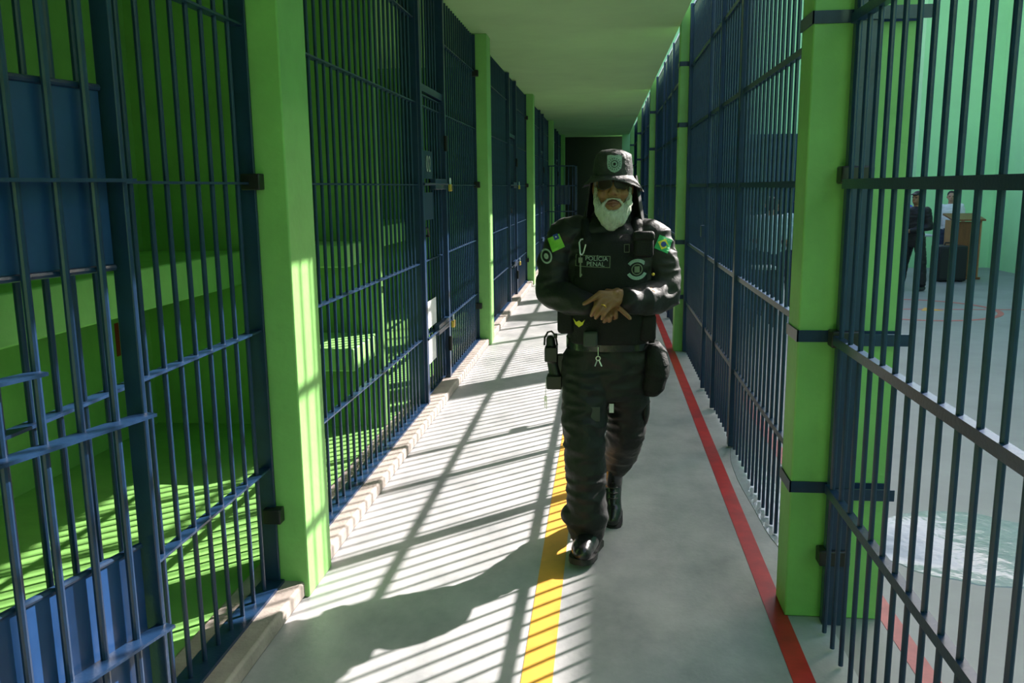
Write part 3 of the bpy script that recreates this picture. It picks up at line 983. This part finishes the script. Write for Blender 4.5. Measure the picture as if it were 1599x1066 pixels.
    drape('flag_disc', ([(.0115*math.cos(2*PI*k/18), .0115*math.sin(2*PI*k/18)) for k in range(18)], [tuple(range(18))]), M['fblue'], jacket, .252, 1.385, -.40, .006, f2)
    sp = drape('round_patch', arc(.020, .026, 0, 2*PI, 24, 1.25), M['thread'], jacket, -.250, 1.335, .3, .003)
    drape('patch_centre', arc(.002, .010, 0, 2*PI, 14, 1.3), M['thread'], jacket, -.250, 1.335, .3, .003, sp)
    # hat badge: a shield with a ring of embroidered points and a round centre
    sh = ([(-.030, .034), (-.015, .036), (0, .033), (.015, .036), (.030, .034), (.031, .0), (.028, -.020), (.015, -.032), (0, -.038), (-.015, -.032), (-.028, -.020), (-.031, 0), (0, 0)],
          [(12, (k+1) % 12, k) for k in range(12)])
    hbdg = drape('hat_badge', sh, M['badge'], hat, .040, 1.724, 0, .003)
    drape('badge_ring', arc(.013, .0155, 0, 2*PI, 24), M['vest'], hat, .040, 1.722, 0, .0045, hbdg)
    pts = MB()
    vs, fs = [], []
    for k in range(16):
        a = 2*PI*k/16
        for r_, da in ((.018, 0), (.024, .06), (.027, 0), (.024, -.06)):
            vs.append((r_*math.cos(a+da), r_*math.sin(a+da)))
        fs.append((4*k, 4*k+1, 4*k+2, 4*k+3))
    drape('badge_rays', (vs, fs), M['vest'], hat, .040, 1.722, 0, .0045, hbdg)
    drape('badge_centre', arc(.0005, .006, 0, 2*PI, 12), M['vest'], hat, .040, 1.722, 0, .0045, hbdg)
guard()

# ---- the people in the courtyard
def figure(label, x, y, face, s, shirt, legs, skin, hair, pose='stand', sleeves=False, group=None, seed=0):
    """standing person about 1.7*s m tall; local -Y is the front"""
    t = thing('person', label, 'person', (x, y, 0), face, group)
    b = MB()
    def P(*a):
        return Vector(a)*s
    sp = {'stand': .09, 'apart': .20, 'stride': .10}[pose]
    yl, yr = (.0, .0) if pose != 'stride' else (-.16, .16)
    legL = [P(-.09, 0, .88), P(-(.09+sp)/2-.02, yl*.6, .48), P(-sp, yl, .09)]
    legR = [P(.09, 0, .88), P((.09+sp)/2+.02, yr*.6, .48), P(sp, yr, .09)]
    if seed % 3 == 0:
        aL = [P(-.19, 0, 1.38), P(-.25, .03, 1.10), P(-.08, -.18, 1.02)]
        aR = [P(.19, 0, 1.38), P(.25, .03, 1.10), P(.06, -.19, 1.04)]
    elif seed % 3 == 1:
        aL = [P(-.19, 0, 1.38), P(-.25, .02, 1.10), P(-.24, -.08, .84)]
        aR = [P(.19, 0, 1.38), P(.25, .02, 1.10), P(.24, -.08, .84)]
    else:
        aL = [P(-.19, 0, 1.38), P(-.24, -.04, 1.10), P(-.20, -.24, 1.05)]
        aR = [P(.19, 0, 1.38), P(.25, .02, 1.10), P(.24, -.08, .84)]
    hz = 1.56*s
    b.chain([P(0, 0, .95), P(0, 0, 1.34)], [.10*s, .12*s], flat=((0, 1, 0), .7))
    b.chain(legL, [.07*s, .05*s, .035*s]); b.chain(legR, [.07*s, .05*s, .035*s])
    for a in (aL, aR):
        b.chain([P(0, 0, 1.36), a[0]], [.05*s, .05*s])
        b.chain(a, [.046*s, .036*s, .027*s])
        d = (a[2]-a[1]).normalized()
        h = a[2]+d*.05*s
        b.chain([a[2], h], [.026*s, .034*s], flat=((1, 0, 0), .6))
        for q in range(4):
            o_ = Vector((0, (q-1.5)*.018*s, 0)) if abs(d.z) > .7 else Vector((0, 0, (q-1.5)*.018*s))
            b.chain([h+o_, h+o_+d*.045*s, h+o_+d*.065*s+Vector((0, -.02*s, 0))], [.0105*s, .0095*s, .008*s], 8)
        b.chain([a[2]+d*.02*s, a[2]+d*.06*s+Vector((0, -.035*s, .012*s))], [.012*s, .010*s], 8)
    b.chain([P(0, .01, 1.36), P(0, 0, 1.52)], [.055*s, .05*s])
    b.ell(P(0, .0, 1.605), (.074*s, .09*s, .10*s)); b.ell(P(0, -.035, 1.55), (.058*s, .06*s, .08*s))
    b.chain([P(0, -.09, 1.60), P(0, -.108, 1.565)], [.009*s, .014*s], 8)
    for q in (-1, 1):
        b.ell(P(q*.077, .01, 1.58), (.009*s, .018*s, .028*s))
        b.chain([P(q*.012, -.085, 1.612), P(q*.045, -.07, 1.612)], [.010*s, .009*s], 8)
    b.chain([P(-.02, -.088, 1.525), P(.02, -.088, 1.525)], [.009*s, .009*s], 8)
    blob('body', b, skin, .0075*s, t, 2)
    for q in (-1, 1):
        obj('eye', MB().ell(P(q*.030, -.082, 1.595), (.011*s, .008*s, .008*s), None, 10, 6), M['plastic'], t)
    k = MB()
    k.loft([(0, 0, .90*s, .165*s, .11*s, 2.3), (0, 0, 1.10*s, .16*s, .11*s, 2.3), (0, 0, 1.30*s, .175*s, .115*s, 2.3), (0, 0, 1.40*s, .15*s, .09*s, 2.2), (0, 0, 1.44*s, .07*s, .065*s, 2)])
    for a in (aL, aR):
        e = a[1] if sleeves else a[0].lerp(a[1], .8)
        k.chain([P(math.copysign(.11, a[0].x), 0, 1.37), a[0], e], [.07*s, .07*s, .06*s])
        if sleeves:
            k.chain([a[1], a[2]], [.058*s, .042*s])
    blob('shirt', k, shirt, .012*s, t, 3, folds(seed+3, .008))
    k = MB()
    k.loft([(0, 0, .76*s, .13*s, .10*s, 2.3), (0, 0, .86*s, .165*s, .115*s, 2.3), (0, 0, .95*s, .16*s, .108*s, 2.3)])
    for a in (legL, legR):
        k.chain([a[0], a[1], a[2]+Vector((0, 0, .02))], [.10*s, .078*s, .062*s])
    blob('trousers', k, legs, .012*s, t, 3, folds(seed+8, .007))
    for a in (legL, legR):
        o_ = Vector((a[2].x, a[2].y, 0))
        m_ = MB().chain([o_+P(0, .04, .045), o_+P(0, -.08, .042), o_+P(0, -.16, .036)], [.044*s, .044*s, .034*s], 14)
        blob('shoe', m_, M['leather'], .009*s, t, 2)
    k = MB()
    k.ell(P(0, .014, 1.632), (.080*s, .093*s, .084*s))
    k.ell(P(0, .05, 1.58), (.072*s, .055*s, .07*s))
    if hair == 'cap':
        k.chain([P(-.03, -.08, 1.655), P(.03, -.08, 1.655)], [.02*s, .02*s]); k.ell(P(0, -.11, 1.65), (.06*s, .055*s, .012*s))
        blob('cap', k, M['cloth'], .009*s, t, 2)
    else:
        blob('hair', k, hair, .009*s, t, 2, wob(40, .004, seed))
    return t
G4 = 'people in pale shirts in the courtyard'
skn, skl = M['skin'], M['skinlt']
figure('person in pale shirt, leftmost of the group behind the second right grille', 1.86, 11.6, 2.6, .86, M['shirtpale'], M['jeans'], skn, M['hairdk'], group=G4, seed=1)
figure('person in pale shirt standing second from left in the courtyard group', 2.04, 10.95, 2.9, .87, M['shirtpale'], M['jeans'], skl, M['hairdk'], group=G4, seed=3)
figure('person in white blouse third from left in the courtyard group', 2.30, 12.1, 2.5, .85, M['shirtwhite'], M['jeans'], skn, M['hairdk'], group=G4, seed=4)
figure('person in pale shirt at the group end nearest the right pillar', 2.44, 11.2, -2.7, .88, M['shirtpale'], M['jeans'], skl, M['hairdk'], group=G4, seed=6)
figure('person in black uniform and cap standing with legs apart in the courtyard', 4.74, 13.8, -.9, .885, M['cloth'], M['cloth'], skn, 'cap', 'apart', True, seed=3)
figure('person in royal blue shirt and jeans beside the officer in the courtyard', 4.72, 14.6, -.25, .885, M['shirtblue'], M['jeans'], skl, M['hairgrey'], seed=6)
figure('person in white blouse standing behind the wooden lectern', 6.20, 16.35, -.35, .87, M['shirtwhite'], M['jeans'], skl, M['hairdk'], seed=2)

# ---- lectern, table, loudspeaker
t = thing('lectern', 'brown wooden lectern in the courtyard before the green wall', 'lectern', (6.12, 15.55, 0))
obj('front_panel', MB().box(-.22, .22, -.20, -.175, .04, .98), M['wood'], t, bevel=.004)
for sx in (-1, 1):
    obj('side_panel', MB().box(sx*.22-.012, sx*.22+.012, -.205, .16, .04, 1.0), M['woodlt'], t, bevel=.004)
mb = MB()
mb.add([(-.27, -.26, .99), (.27, -.26, .99), (.27, .2, 1.08), (-.27, .2, 1.08), (-.27, -.26, 1.02), (.27, -.26, 1.02), (.27, .2, 1.11), (-.27, .2, 1.11)],
       [(0, 3, 2, 1), (4, 5, 6, 7), (0, 1, 5, 4), (1, 2, 6, 5), (2, 3, 7, 6), (3, 0, 4, 7)])
obj('sloped_top', mb, M['wood'], t, bevel=.005)
obj('plinth', MB().box(-.26, .26, -.24, .2, 0, .04), M['wood'], t, bevel=.004)
t = thing('loudspeaker', 'black loudspeaker cabinet on the ground before the lectern', 'loudspeaker', (5.76, 15.1, 0))
obj('cabinet', MB().box(-.23, .23, -.19, .19, .015, .60), M['plastic'], t, bevel=.02)
obj('grille_cloth', MB().box(-.205, .205, -.20, -.188, .05, .565), M['rubber'], t, bevel=.006)
obj('handle', MB().tube([(-.08, 0, .595), (-.07, 0, .64), (.07, 0, .64), (.08, 0, .595)], .012, 8), M['rubber'], t)
for sx in (-1, 1):
    obj('foot', MB().box(sx*.17-.02, sx*.17+.02, -.15, .15, 0, .018), M['rubber'], t)
def table(name, label, x, y, w_, d_, h):
    t = thing(name, label, 'table', (x, y, 0))
    obj('tabletop', MB().box(-w_/2, w_/2, -d_/2, d_/2, h-.03, h), M['grey'], t, bevel=.004)
    for sx in (-1, 1):
        for sy in (-1, 1):
            obj('leg', MB().tube([(sx*(w_/2-.03), sy*(d_/2-.03), 0), (sx*(w_/2-.03), sy*(d_/2-.03), h-.03)], .013, 8), M['plastic'], t)
table('table', 'small pale table left of the lectern behind the loudspeaker', 5.50, 15.9, .5, .5, .74)
table('table', 'small grey table before the people in pale shirts', 1.84, 10.2, .28, .3, .70)
